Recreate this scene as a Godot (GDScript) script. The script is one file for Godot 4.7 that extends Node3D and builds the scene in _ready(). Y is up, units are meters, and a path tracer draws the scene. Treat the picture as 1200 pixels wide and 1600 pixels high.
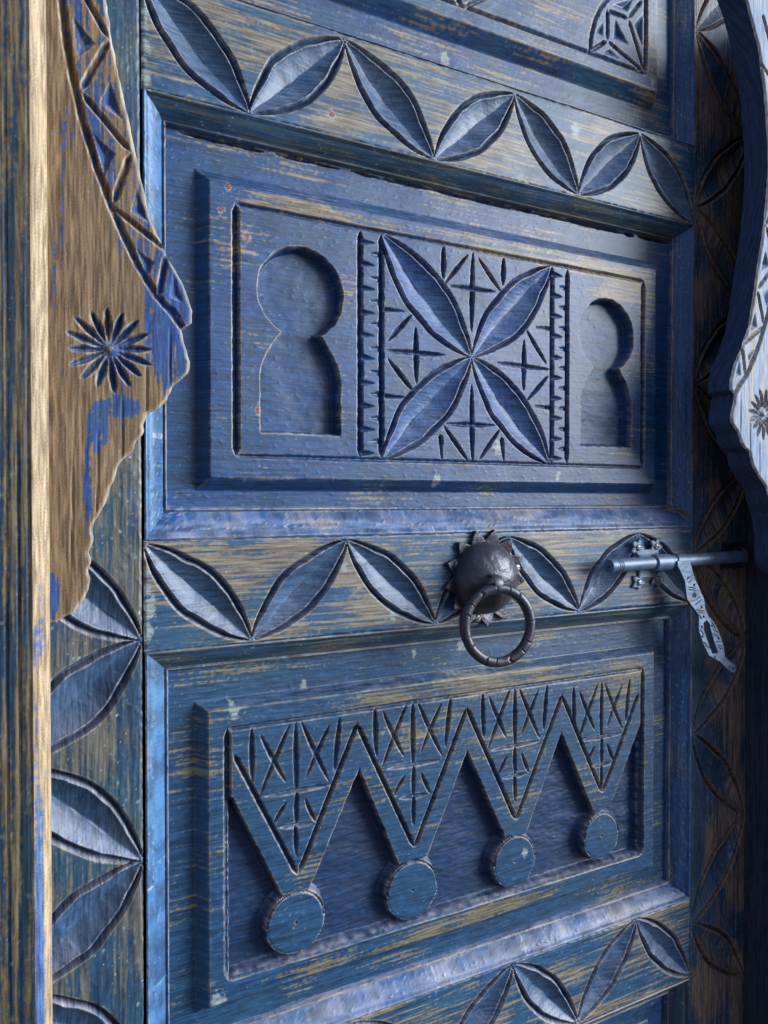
extends Node3D
# A carved, blue-painted wooden door between two scalloped arch boards. x runs along the door,
# y up, z out of the door face; HY is the eye level, carving heights are measured from it.

const HY := 1.15
const MIRROR := 0.967
const FIELD := -0.006
const FLOOR := -0.022

class Style:
	var blue := Color(0.012, 0.060, 0.23)
	var blue_pale := Color(0.04, 0.14, 0.38)
	var teal := Color(0.03, 0.12, 0.20)
	var wood := Color(0.36, 0.285, 0.165)
	var wood_dark := Color(0.16, 0.10, 0.05)
	var pale := Color(0.50, 0.46, 0.44)
	var dust_sheen := Color(0.38, 0.38, 0.47)
	var wear := 0.0
	var low := 0.45
	var streak := 0.35
	var keep := 0.85
	var edge := 0.6
	var rim := 0.5
	var dust_sheen_amount := 0.5
	var fleck := 0.5
	var rough := 1.0
	var lump := 0.0
	var soft := 0.22
	var mottle := 0.22
	var carved_wear := -0.25
	var tint := Color(1, 1, 1)
	var facet: Style = null
	var sunk: Style = null
	var side := Color(0, 0, 0, 0)

var nA := FastNoiseLite.new()
var nB := FastNoiseLite.new()
var nC := FastNoiseLite.new()
var nD := FastNoiseLite.new()
var rng := RandomNumberGenerator.new()
var used := {}
var M := {}

# the relief being carved
var gx := 0.0
var gy := 0.0
var gc := 0.001
var gw := 0
var gh := 0
var H := PackedFloat32Array()
var R := PackedInt32Array()
var W := PackedFloat32Array()
var XR := PackedFloat32Array()
var names: Array[String] = []
var chips: Array[Vector4] = []
var shift := Vector2.ZERO


func _ready() -> void:
	# ---- camera
	var cam := Camera3D.new()
	cam.name = "camera"
	cam.fov = 67.3
	cam.near = 0.02
	cam.far = 50.0
	add_child(cam)
	cam.position = Vector3(0, HY, 0.7)
	cam.rotation = Vector3(deg_to_rad(-0.85), deg_to_rad(-28.54), 0)
	cam.current = true
	# ---- sky, exposure
	var sm := ProceduralSkyMaterial.new()
	sm.sky_top_color = Color(0.46, 0.54, 0.72)
	sm.sky_horizon_color = Color(0.66, 0.72, 0.84)
	sm.sky_curve = 0.2
	sm.ground_bottom_color = Color(0.36, 0.31, 0.27)
	sm.ground_horizon_color = Color(0.48, 0.43, 0.39)
	sm.sky_energy_multiplier = 0.55
	sm.ground_energy_multiplier = 0.53
	var sky := Sky.new()
	sky.sky_material = sm
	var env := Environment.new()
	env.background_mode = Environment.BG_SKY
	env.sky = sky
	env.tonemap_mode = Environment.TONE_MAPPER_LINEAR
	env.tonemap_exposure = 3.3
	env.sdfgi_enabled = true
	env.ssao_enabled = true
	env.ssil_enabled = true
	var we := WorldEnvironment.new()
	we.name = "world_environment"
	we.environment = env
	add_child(we)
	# ---- the veiled sun, coming from the right and a little above
	var sun := DirectionalLight3D.new()
	sun.name = "sun"
	sun.light_energy = 0.5
	sun.light_angular_distance = 36.0
	sun.light_color = Color(0.97, 0.985, 1.0)
	sun.shadow_enabled = true
	add_child(sun)
	sun.look_at_from_position(Vector3.ZERO, -Vector3(0.80, 0.25, 0.545), Vector3.UP)

	rng.seed = 41
	noises()
	materials()
	frame_and_boards()
	door()
	knocker()
	bolt()
	straw()


# ------------------------------------------------------------------ helpers
func noises() -> void:
	for n in [nA, nB, nC, nD]:
		n.frequency = 1.0
		n.noise_type = FastNoiseLite.TYPE_SIMPLEX_SMOOTH
		n.fractal_type = FastNoiseLite.FRACTAL_NONE
	nA.seed = 3
	nB.seed = 17
	nC.seed = 29
	nC.fractal_type = FastNoiseLite.FRACTAL_FBM
	nC.fractal_octaves = 3
	nD.seed = 53


func grain_images() -> Array:
	# fine streaks along x with a little even grit: a tone map and a relief map, 0.8 m by 0.4 m
	var a := FastNoiseLite.new()
	a.seed = 5
	a.noise_type = FastNoiseLite.TYPE_SIMPLEX_SMOOTH
	a.frequency = 0.16
	a.fractal_octaves = 3
	var s1 := a.get_seamless_image(160, 1024)
	s1.resize(2048, 1024, Image.INTERPOLATE_CUBIC)
	a.seed = 6
	a.frequency = 0.05
	var s2 := a.get_seamless_image(96, 1024)
	s2.resize(2048, 1024, Image.INTERPOLATE_CUBIC)
	a.seed = 7
	a.frequency = 0.22
	a.fractal_octaves = 2
	var s3 := a.get_seamless_image(2048, 1024)
	s1.convert(Image.FORMAT_L8)
	s2.convert(Image.FORMAT_L8)
	s3.convert(Image.FORMAT_L8)
	var d1 := s1.get_data()
	var d2 := s2.get_data()
	var d3 := s3.get_data()
	var tone := PackedByteArray()
	var bump := PackedByteArray()
	tone.resize(d1.size())
	bump.resize(d1.size())
	for i in d1.size():
		var v := d1[i] * 0.5 + d2[i] * 0.25 + d3[i] * 0.25
		var w := (v - 127.0) * 1.0
		tone[i] = clampi(int(222.0 + w), 60, 255)
		bump[i] = clampi(int(127.0 + (d1[i] - 127) * 0.55 + (d3[i] - 127) * 0.75), 0, 255)
	return [Image.create_from_data(2048, 1024, false, Image.FORMAT_L8, tone), Image.create_from_data(2048, 1024, false, Image.FORMAT_L8, bump)]


func materials() -> void:
	var im := grain_images()
	var tone := ImageTexture.create_from_image(im[0])
	var bump := ImageTexture.create_from_image(im[1])
	for k in ["paint", "bare"]:
		var m := StandardMaterial3D.new()
		m.resource_name = k
		m.vertex_color_use_as_albedo = true
		m.albedo_texture = tone
		m.roughness = 0.46 if k == "paint" else 0.55
		m.metallic_specular = 0.52 if k == "paint" else 0.35
		m.heightmap_enabled = true
		m.heightmap_texture = bump
		m.heightmap_scale = 0.007 if k == "paint" else 0.012
		M[k] = m
	M.iron = metal(Color(0.075, 0.082, 0.11), 0.5, 0.40, bump)
	M.steel = metal(Color(0.13, 0.21, 0.33), 0.2, 0.44, bump)
	M.screw = metal(Color(0.32, 0.34, 0.38), 0.6, 0.35, bump)


func metal(c: Color, metallic: float, rough: float, bump: Texture2D) -> StandardMaterial3D:
	var m := StandardMaterial3D.new()
	m.albedo_color = Color(1, 1, 1)
	m.vertex_color_use_as_albedo = true
	m.metallic = metallic
	m.roughness = rough
	m.heightmap_enabled = true
	m.heightmap_texture = bump
	m.heightmap_scale = 0.02
	m.set_meta("base", c)
	return m


func patina(c: Color, p: Vector3, m: Material) -> Color:
	# brown rust in blotches on the iron, rubbed brighter elsewhere
	var q := nC.get_noise_3d(p.x * 34.0 + 4.0, p.y * 34.0, p.z * 34.0) + 0.35 * nD.get_noise_3d(p.x * 300.0, p.y * 300.0, p.z * 300.0)
	var rust := smoothstep(0.08, 0.45, q) * (0.38 if m == M.iron else 0.3)
	return c.lerp(Color(0.115, 0.055, 0.032), rust)


func numbered(n: String) -> String:
	if not used.has(n):
		used[n] = 0
		return n
	used[n] += 1
	return "%s_%03d" % [n, used[n]]


func thing(called: String, label: String, category: String, at: Vector3, group := "") -> Node3D:
	var o := Node3D.new()
	o.name = numbered(called)
	add_child(o, true)
	o.position = at
	o.set_meta("label", label)
	o.set_meta("category", category)
	if group:
		o.set_meta("group", group)
	return o


func base_of(n: Node) -> Vector3:
	var p := Vector3.ZERO
	while n != self:
		p += (n as Node3D).position
		n = n.get_parent()
	return p


func put(called: String, mesh: Mesh, m: Material, parent: Node3D, label := "") -> MeshInstance3D:
	# vertices are given in the scene's own metres; the part is moved back by where its thing stands
	var o := MeshInstance3D.new()
	o.name = called
	o.mesh = mesh
	o.material_override = m
	parent.add_child(o, true)
	o.position = -base_of(parent)
	if label:
		o.set_meta("label", label)
	return o


func surface(P: PackedVector3Array, N: PackedVector3Array, C: PackedColorArray, U: PackedVector2Array, I: PackedInt32Array) -> ArrayMesh:
	var a := []
	a.resize(Mesh.ARRAY_MAX)
	a[Mesh.ARRAY_VERTEX] = P
	a[Mesh.ARRAY_NORMAL] = N
	a[Mesh.ARRAY_COLOR] = C
	a[Mesh.ARRAY_TEX_UV] = U
	a[Mesh.ARRAY_INDEX] = I
	var m := ArrayMesh.new()
	m.add_surface_from_arrays(Mesh.PRIMITIVE_TRIANGLES, a)
	return m


# colour of weathered paint at (u along the grain, w across it)
func weathered(u: float, w: float, n: Vector3, convex: float, extra: float, s: Style) -> Color:
	var a := nA.get_noise_2d(u * 4.5, w * 230.0)
	var b := nB.get_noise_2d(u * 22.0, w * 560.0)
	var l := nC.get_noise_2d(u * 7.0, w * 13.0)
	var m := nA.get_noise_2d(u * 90.0 + 50.0, w * 110.0)
	var f := nD.get_noise_2d(u * 150.0, w * 190.0)
	var v := s.wear + extra + s.low * l * 1.6 + s.streak * a + 0.4 * s.streak * b + s.edge * convex + 0.10 * f
	var e := smoothstep(0.2 - s.soft, 0.2 + s.soft, v + 0.12 * f) * s.keep
	var c := s.blue.lerp(s.blue_pale, clampf(0.38 + s.mottle * m + (0.5 * b + 0.5 * a) * s.streak, 0.0, 1.0))
	c = c.lerp(s.teal, clampf(0.16 + 0.6 * nD.get_noise_2d(u * 9.0, w * 15.0), 0.0, 0.6))
	c = c.lerp(s.wood_dark.lerp(s.wood, clampf(0.56 + 0.38 * a + 0.6 * b + 0.3 * l, 0.0, 1.0)), e)
	if f > 0.74 and m > 0.30:
		c = c.lerp(Color(0.16, 0.42, 0.52), s.fleck * smoothstep(0.74, 0.80, f))
	elif f < -0.76 and m < -0.35:
		c = c.lerp(Color(0.50, 0.50, 0.52), s.fleck * smoothstep(0.74, 0.80, -f))
	if n.y > 0.2:
		c = c.lerp(s.dust_sheen, clampf((n.y - 0.2) * 2.4, 0.0, 1.0) * s.dust_sheen_amount * clampf(0.55 + 0.12 * m + 0.5 * l + 0.5 * b + 0.2 * f, 0.0, 1.0))  # up-facing ledges: dust, with sky sheen put into the colour
	if convex > 0.0:
		c = c.lerp(s.pale, convex * s.rim * clampf(0.55 + 0.7 * m + 0.4 * l, 0.0, 1.0))
	return c * s.tint


# ------------------------------------------------------------------ relief carving
func begin(x0: float, y0: float, x1: float, y1: float, cell: float, level := 0.0) -> void:
	gx = x0
	gy = y0
	gc = cell
	gw = int(round((x1 - x0) / cell)) + 1
	gh = int(round((y1 - y0) / cell)) + 1
	H = PackedFloat32Array()
	H.resize(gw * gh)
	H.fill(level)
	R = PackedInt32Array()
	R.resize(gw * gh)
	R.fill(0)
	W = PackedFloat32Array()
	W.resize(gw * gh)
	W.fill(0.0)
	XR = PackedFloat32Array()
	names = [""]
	chips = []
	shift = Vector2(rng.randf() * 5.0, rng.randf() * 5.0)


func span(x0: float, y0: float, x1: float, y1: float) -> Rect2i:
	var i0 := clampi(int(floor((minf(x0, x1) - gx) / gc)), 0, gw - 1)
	var i1 := clampi(int(ceil((maxf(x0, x1) - gx) / gc)), 0, gw - 1)
	var j0 := clampi(int(floor((minf(y0, y1) - gy) / gc)), 0, gh - 1)
	var j1 := clampi(int(ceil((maxf(y0, y1) - gy) / gc)), 0, gh - 1)
	return Rect2i(i0, j0, i1 - i0 + 1, j1 - j0 + 1)


func region(n: String) -> int:
	names.append(n)
	return names.size() - 1


# one V-shaped cut: shape 0 keeps its width, 1 is a spindle, 2 a chip that is wide at a and pointed at b
func cut(ax: float, ay: float, bx: float, by: float, width: float, depth: float, lvl: float, shape := 0, reg := -1) -> void:
	var hw := width * 0.5
	var s := span(minf(ax, bx) - hw, minf(ay, by) - hw, maxf(ax, bx) + hw, maxf(ay, by) + hw)
	var dx := bx - ax
	var dy := by - ay
	var l2 := dx * dx + dy * dy
	var il := 1.0 / sqrt(l2)
	for j in range(s.position.y, s.end.y):
		var y := gy + j * gc
		for i in range(s.position.x, s.end.x):
			var x := gx + i * gc
			var t := ((x - ax) * dx + (y - ay) * dy) / l2
			if t <= 0.0 or t >= 1.0:
				continue
			var d := absf((x - ax) * dy - (y - ay) * dx) * il
			if d > hw:
				continue
			var k := 1.0
			if shape == 0:
				k = minf(1.0, minf(t, 1.0 - t) / il / hw * 0.4)
			elif shape == 3:
				k = 1.0
			elif shape == 1:
				k = pow(4.0 * t * (1.0 - t), 0.65)
			else:
				k = pow(1.0 - t, 0.7) * minf(1.0, t * 12.0)
			k *= 1.0 + 0.08 * nD.get_noise_2d(x * 120.0, y * 120.0)
			var q := 1.0 - d / maxf(hw * k, 1e-5)
			if q > 0.0:
				var at := j * gw + i
				H[at] = minf(H[at], lvl - depth * k * minf(1.0, q * 1.6))
				if reg > 0:
					R[at] = reg


func cuts(points: Array, width: float, depth: float, lvl: float) -> void:
	for k in points.size() - 1:
		var a: Vector2 = points[k]
		var b: Vector2 = points[k + 1]
		var e := (b - a).normalized() * width * 0.3
		a -= e
		b += e
		cut(a.x, a.y, b.x, b.y, width, depth, lvl, 3)


# a leaf: an outline groove, a thin ridge, and a deep hollow with a crease down its middle
func petal(ax: float, ay: float, bx: float, by: float, half: float, lvl: float, called: String, slope := 1.0) -> void:
	var reg := region(called)
	var s := span(minf(ax, bx) - half, minf(ay, by) - half, maxf(ax, bx) + half, maxf(ay, by) + half)
	var dx := bx - ax
	var dy := by - ay
	var l2 := dx * dx + dy * dy
	var il := 1.0 / sqrt(l2)
	var seed_ := rng.randf() * 9.0
	for j in range(s.position.y, s.end.y):
		var y := gy + j * gc
		for i in range(s.position.x, s.end.x):
			var x := gx + i * gc
			var t := ((x - ax) * dx + (y - ay) * dy) / l2
			if t <= 0.0 or t >= 1.0:
				continue
			var sd := ((x - ax) * dy - (y - ay) * dx) * il
			var e := absf(sd)
			var lens := pow(4.0 * t * (1.0 - t), 0.92)
			var side := 1.0 if sd > 0.0 else -1.0
			var ho := half * lens * (1.0 + 0.06 * nD.get_noise_2d(t * 3.0 + seed_, side * 4.0 + seed_)) + 0.0006
			if e >= ho:
				continue
			var at := j * gw + i
			R[at] = reg
			var g := minf(0.0068, ho * 0.38) * (1.0 + 0.14 * nD.get_noise_2d(t * 6.0 + seed_, side * 9.0))
			var inner := ho - g - 0.0016
			var z := 0.0004
			if e > ho - g:
				z = 0.0095 * minf(1.0, (1.0 - absf(e - (ho - g * 0.5)) / (g * 0.5)) * 1.2) * minf(1.0, g / 0.003)
			elif e < inner:
				var qe := e / inner
				z = minf(inner * slope * (0.55 * (1.0 - qe) + 0.45 * (1.0 - qe * qe)) + 0.0012, 0.021)
				z += 0.00010 * nD.get_noise_2d(x * 200.0, y * 200.0)
			H[at] = minf(H[at], lvl - z)


func wear_patch(x: float, y: float, rx: float, ry: float, amount: float) -> void:
	var s := span(x - rx, y - ry, x + rx, y + ry)
	for j in range(s.position.y, s.end.y):
		for i in range(s.position.x, s.end.x):
			var dx := (gx + i * gc - x) / rx
			var dy := (gy + j * gc - y) / ry
			var q := 1.0 - dx * dx - dy * dy
			if q > 0.0:
				W[j * gw + i] += amount * minf(1.0, q * 1.6)


func triangle(a: Vector2, b: Vector2, c: Vector2, depth: float, lvl: float, slope := 0.9, reg := -1) -> void:
	var s := span(minf(a.x, minf(b.x, c.x)), minf(a.y, minf(b.y, c.y)), maxf(a.x, maxf(b.x, c.x)), maxf(a.y, maxf(b.y, c.y)))
	var turn := signf((b - a).cross(c - a))
	var na := (b - a).normalized().orthogonal() * -turn
	var nb := (c - b).normalized().orthogonal() * -turn
	var nc := (a - c).normalized().orthogonal() * -turn
	for j in range(s.position.y, s.end.y):
		for i in range(s.position.x, s.end.x):
			var p := Vector2(gx + i * gc, gy + j * gc)
			var d := minf((p - a).dot(na), minf((p - b).dot(nb), (p - c).dot(nc)))
			if d > 0.0:
				if depth > 0.0:
					H[j * gw + i] = minf(H[j * gw + i], lvl - minf(depth, d * slope + 0.0006))
				if reg > 0:
					R[j * gw + i] = reg


func soften(band: float, drop: float) -> void:
	# the arrises of a member are rubbed round
	var k := int(ceil(band / gc))
	for j in gh:
		for i in gw:
			var e := mini(mini(i, gw - 1 - i), mini(j, gh - 1 - j))
			if e < k:
				var q := 1.0 - float(e) / k
				H[j * gw + i] -= drop * q * q * (1.0 + 0.8 * nD.get_noise_2d((gx + i * gc) * 90.0, (gy + j * gc) * 90.0))


func finish(called: String, parent: Node3D, st: Style, vertical: bool, mat: String, back: float, mirrored := false, whole: Material = null, label := "") -> MeshInstance3D:
	var n := gw * gh
	var sx := shift.x
	var sy := shift.y
	# fine unevenness of hand-worked wood under many coats
	if st.rough > 0.0:
		for j in gh:
			var y := gy + j * gc
			for i in gw:
				var x := gx + i * gc
				var u := y if vertical else x
				var w := x if vertical else y
				var at := j * gw + i
				var g := nA.get_noise_2d((u + sx) * 4.5, (w + sy) * 230.0)
				var q := nB.get_noise_2d((u + sx) * 110.0, (w + sy) * 190.0)
				var z := 0.00004 * g + 0.000025 * q + 0.0006 * nC.get_noise_2d((x + sx) * 9.0, (y + sy) * 9.0)
				if q > 0.52:
					z += (q - 0.52) * 0.0022 * st.lump
				H[at] += z * st.rough
	var has_xr := XR.size() > 0
	var P := PackedVector3Array()
	var N := PackedVector3Array()
	var C := PackedColorArray()
	var U := PackedVector2Array()
	P.resize(n)
	N.resize(n)
	C.resize(n)
	U.resize(n)
	var ic := 0.5 / gc
	var base: Color = whole.get_meta("base") if whole else Color.WHITE
	var looks: Array[Style] = []
	for k in names.size():
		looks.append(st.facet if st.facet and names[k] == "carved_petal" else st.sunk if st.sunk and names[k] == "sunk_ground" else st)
	for j in gh:
		var y := gy + j * gc
		var ja := maxi(j - 1, 0) * gw
		var jb := mini(j + 1, gh - 1) * gw
		var ja2 := maxi(j - 2, 0) * gw
		var jb2 := mini(j + 2, gh - 1) * gw
		for i in gw:
			var at := j * gw + i
			var x := gx + i * gc
			if has_xr:
				x = minf(x, XR[j])
			var ia := maxi(i - 1, 0)
			var ib := mini(i + 1, gw - 1)
			var h := H[at]
			var nrm := Vector3((H[j * gw + ia] - H[j * gw + ib]) * ic, (H[ja + i] - H[jb + i]) * ic, 1.0).normalized()
			var ring := (H[j * gw + maxi(i - 2, 0)] + H[j * gw + mini(i + 2, gw - 1)] + H[ja2 + i] + H[jb2 + i]) * 0.25 - h
			var convex := clampf((-ring - 0.00022) / 0.0009, 0.0, 1.0)
			if mirrored:
				P[at] = Vector3(MIRROR - x, y + HY - 0.008, h)
				nrm.x = -nrm.x
			else:
				P[at] = Vector3(x, y + HY, h)
			N[at] = nrm
			var u := y if vertical else x
			var w := x if vertical else y
			U[at] = Vector2((u + sx) / 0.8, (w + sy) / 0.4)
			if whole:
				var k := 0.85 + 0.25 * nC.get_noise_2d(x * 60.0, y * 60.0) + 0.25 * convex
				C[at] = patina(base * k, Vector3(x, y, h), whole)
			else:
				var extra := W[at] + (st.carved_wear * (2.6 if names[R[at]] == "carved_star" else 1.0) if R[at] > 0 else 0.0)
				C[at] = weathered(u + sx, w + sy, nrm, convex, extra, looks[maxi(R[at], 0)])
				if has_xr and XR[j] - x < 0.0026:
					C[at] = C[at].lerp(st.pale, 0.75 * clampf(1.3 - (XR[j] - x) / 0.0020 + 0.5 * nD.get_noise_2d(y * 60.0, 3.0), 0.0, 1.0))
	for ch in chips:
		var s := span(ch.x - ch.z * 2.5, ch.y - ch.z * 2.5, ch.x + ch.z * 2.5, ch.y + ch.z * 2.5)
		for j in range(s.position.y, s.end.y):
			for i in range(s.position.x, s.end.x):
				var x := gx + i * gc - ch.x
				var y := gy + j * gc - ch.y
				var d := sqrt(x * x + y * y * 0.5) / ch.z + 0.55 * nD.get_noise_2d(ch.x * 77.0 + x * 150.0, y * 150.0) + 0.3 * nB.get_noise_2d(x * 500.0, y * 500.0)
				var at := j * gw + i
				if d < 0.8:
					C[at] = Color(0.21, 0.06, 0.035) if ch.w < 0.5 else Color(0.30, 0.40, 0.42)
					P[at].z -= 0.0003
				elif d < 1.15:
					C[at] = C[at].lerp(Color(0.42, 0.42, 0.46), 0.55)
	# cells by region
	var groups: Array[PackedInt32Array] = []
	for k in names.size():
		groups.append(PackedInt32Array())
	for j in gh - 1:
		for i in gw - 1:
			var at := j * gw + i
			if R[at] < 0:
				continue
			if has_xr and P[at].x == P[at + 1].x and P[at + gw].x == P[at + gw + 1].x:
				R[at] = -1
				continue
			groups[R[at]].append(at)
	var owner_ := PackedInt32Array()
	owner_.resize(n)
	owner_.fill(-1)
	var vid := PackedInt32Array()
	vid.resize(n)
	var made: MeshInstance3D = null
	for k in names.size():
		var cells := groups[k]
		if cells.is_empty():
			continue
		var p := PackedVector3Array()
		var nn := PackedVector3Array()
		var cc := PackedColorArray()
		var uu := PackedVector2Array()
		var ii := PackedInt32Array()
		for at in cells:
			for o in 4:
				var q := at + (o & 1) + (o >> 1) * gw
				if owner_[q] != k:
					owner_[q] = k
					vid[q] = p.size()
					p.append(P[q])
					nn.append(N[q])
					cc.append(C[q])
					uu.append(U[q])
			var a := vid[at]
			var b := vid[at + gw]
			var c := vid[at + gw + 1]
			var d := vid[at + 1]
			ii.append(a)
			ii.append(c if mirrored else b)
			ii.append(b if mirrored else c)
			ii.append(a)
			ii.append(d if mirrored else c)
			ii.append(c if mirrored else d)
			# walls down to the back where the piece ends
			var i := at % gw
			var j := at / gw
			for side in 4:
				var ni := i + (1 if side == 0 else -1 if side == 1 else 0)
				var nj := j + (1 if side == 2 else -1 if side == 3 else 0)
				if ni >= 0 and nj >= 0 and ni < gw - 1 and nj < gh - 1 and R[nj * gw + ni] >= 0:
					continue
				var q0 := at + (1 if side == 0 or side == 3 else 0) + (gw if side == 2 or side == 1 else 0)
				var q1 := at + (1 if side == 0 or side == 2 else 0) + (gw if side == 0 or side == 2 else 0)
				if side == 1:
					q1 = at
				elif side == 3:
					q1 = at
				var v0 := P[q0]
				var v1 := P[q1]
				var along := (v1 - v0)
				var wn := Vector3(along.y, -along.x, 0).normalized()
				var mid := P[at].lerp(P[at + gw + 1], 0.5)
				if wn.dot(v0 - mid) < 0.0:
					wn = -wn
				var z0 := p.size()
				for e in 4:
					var v: Vector3 = v0 if e < 2 else v1
					if e == 1 or e == 2:
						v.z = back
					p.append(v)
					nn.append(wn)
					cc.append(st.side if st.side.a > 0.0 else C[q0 if e < 2 else q1])
					uu.append(U[q0] + Vector2(0, (v.z if not vertical else v.z) * 2.5))
				var flip := (p[z0 + 1] - p[z0]).cross(p[z0 + 3] - p[z0]).dot(wn) > 0.0
				for e in [0, 1, 2, 0, 2, 3] if not flip else [0, 2, 1, 0, 3, 2]:
					ii.append(z0 + e)
		if k == 0:
			# the back, one strip for each row
			for j in range(0, gh - 1, 4):
				var j2 := mini(j + 4, gh - 1)
				var x0 := P[j * gw].x
				var x1 := P[j * gw + gw - 1].x
				if whole:
					break
				var z0 := p.size()
				p.append_array([Vector3(x0, P[j * gw].y, back), Vector3(x1, P[j * gw].y, back), Vector3(P[j2 * gw + gw - 1].x, P[j2 * gw].y, back), Vector3(P[j2 * gw].x, P[j2 * gw].y, back)])
				for e in 4:
					nn.append(Vector3(0, 0, -1))
					cc.append(st.wood_dark)
					uu.append(U[j * gw])
				ii.append_array([z0, z0 + 1, z0 + 2, z0, z0 + 2, z0 + 3])
		var mesh := surface(p, nn, cc, uu, ii)
		var material: Material = whole if whole else M[mat]
		if k == 0:
			made = put(called, mesh, material, parent, label)
		else:
			put(names[k], mesh, material, made if made else parent)
	return made


# a sheet swept over (a, b) in 0..1
func sheet(called: String, parent: Node3D, na: int, nb: int, f: Callable, st: Style, mat: Material, vertical := false, flip := false, label := "") -> MeshInstance3D:
	var off := Vector2(rng.randf() * 5.0, rng.randf() * 5.0)
	var P := PackedVector3Array()
	var N := PackedVector3Array()
	var C := PackedColorArray()
	var U := PackedVector2Array()
	var I := PackedInt32Array()
	for a in na + 1:
		for b in nb + 1:
			P.append(f.call(float(a) / na, float(b) / nb))
	var row := nb + 1
	# which way is out: away from the middle, or towards the room for strips that lie on the door
	var middle := Vector3.ZERO
	for p in P:
		middle += p / P.size()
	if called == "moulding" or called == "strap":
		middle.z -= 1.0
	var outward := 0.0
	for a in range(0, na):
		for b in range(0, nb):
			var p0 := P[a * row + b]
			outward += (P[(a + 1) * row + b] - p0).cross(P[a * row + b + 1] - p0).dot(p0 - middle)
	flip = outward < 0.0
	var base: Color = mat.get_meta("base") if st == null else Color.WHITE
	for a in na + 1:
		for b in row:
			var at := a * row + b
			var pa := P[maxi(a - 1, 0) * row + b]
			var pb := P[mini(a + 1, na) * row + b]
			var pc := P[a * row + maxi(b - 1, 0)]
			var pd := P[a * row + mini(b + 1, nb)]
			if a == 0 and (P[b] - P[na * row + b]).length() < 1e-5 or a == na and (P[b] - P[na * row + b]).length() < 1e-5:
				pa = P[(na - 1) * row + b]
				pb = P[row + b]
			if (P[a * row] - P[a * row + nb]).length() < 1e-5 and (b == 0 or b == nb):
				pc = P[a * row + nb - 1]
				pd = P[a * row + 1]
			var nrm := (pb - pa).cross(pd - pc).normalized()
			if flip:
				nrm = -nrm
			N.append(nrm)
			var p := P[at]
			var u := p.y if vertical else p.x
			var w := p.x + p.z if vertical else p.y + p.z
			U.append(Vector2((u + off.x) / 0.8, (w + off.y) / 0.4))
			if st == null:
				var k := 0.82 + 0.3 * nC.get_noise_3d(p.x * 45.0, p.y * 45.0, p.z * 45.0)
				C.append(patina(base * k, p, mat))
			else:
				var bend := (pc + pd) * 0.5 - p
				C.append(weathered(u + off.x, w + off.y, nrm, clampf((-bend.dot(nrm) - 0.00012) / 0.0006, 0.0, 1.0), 0.0, st))
	for a in na:
		for b in nb:
			var q := a * row + b
			var o := [q, q + row, q + row + 1, q, q + row + 1, q + 1] if not flip else [q, q + row + 1, q + row, q, q + 1, q + row + 1]
			# front faces run clockwise seen from outside
			I.append_array([o[0], o[2], o[1], o[3], o[5], o[4]])
	return put(called, surface(P, N, C, U, I), mat, parent, label)


func bar(called: String, parent: Node3D, a: Vector3, b: Vector3, m: Material, c: Color) -> MeshInstance3D:
	var st := SurfaceTool.new()
	var bm := BoxMesh.new()
	bm.size = b - a
	st.begin(Mesh.PRIMITIVE_TRIANGLES)
	st.set_color(c)
	st.append_from(bm, 0, Transform3D(Basis(), (a + b) * 0.5))
	var arr := st.commit_to_arrays()
	var cols := PackedColorArray()
	var uvs := PackedVector2Array()
	for v: Vector3 in arr[Mesh.ARRAY_VERTEX]:
		cols.append(c)
		uvs.append(Vector2(v.y / 0.8, (v.x + v.z) / 0.4))
	arr[Mesh.ARRAY_COLOR] = cols
	arr[Mesh.ARRAY_TEX_UV] = uvs
	var mesh := ArrayMesh.new()
	mesh.add_surface_from_arrays(Mesh.PRIMITIVE_TRIANGLES, arr)
	return put(called, mesh, m, parent)


# ------------------------------------------------------------------ posts and arch boards
const EDGE := [Vector2(0.052, -0.0905), Vector2(0.0582, -0.0896), Vector2(0.0688, -0.0837), Vector2(0.0782, -0.0748), Vector2(0.0815, -0.0663), Vector2(0.0825, -0.0375), Vector2(0.0849, -0.0231), Vector2(0.0886, -0.0086), Vector2(0.0965, 0.0035), Vector2(0.1012, 0.023), Vector2(0.1122, 0.038), Vector2(0.1203, 0.0506), Vector2(0.1243, 0.0681), Vector2(0.1341, 0.0726), Vector2(0.140, 0.079), Vector2(0.144, 0.0893), Vector2(0.1572, 0.1019), Vector2(0.1583, 0.1106), Vector2(0.1542, 0.1229), Vector2(0.1507, 0.1362), Vector2(0.1594, 0.1412), Vector2(0.1604, 0.1515), Vector2(0.1519, 0.1732), Vector2(0.1405, 0.1916), Vector2(0.1274, 0.2192), Vector2(0.1200, 0.2520), Vector2(0.1133, 0.2849), Vector2(0.1060, 0.3170), Vector2(0.0996, 0.3489), Vector2(0.0950, 0.3850), Vector2(0.092, 0.42), Vector2(0.094, 0.46), Vector2(0.100, 0.51), Vector2(0.112, 0.56), Vector2(0.135, 0.61), Vector2(0.155, 0.64)]


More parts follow.
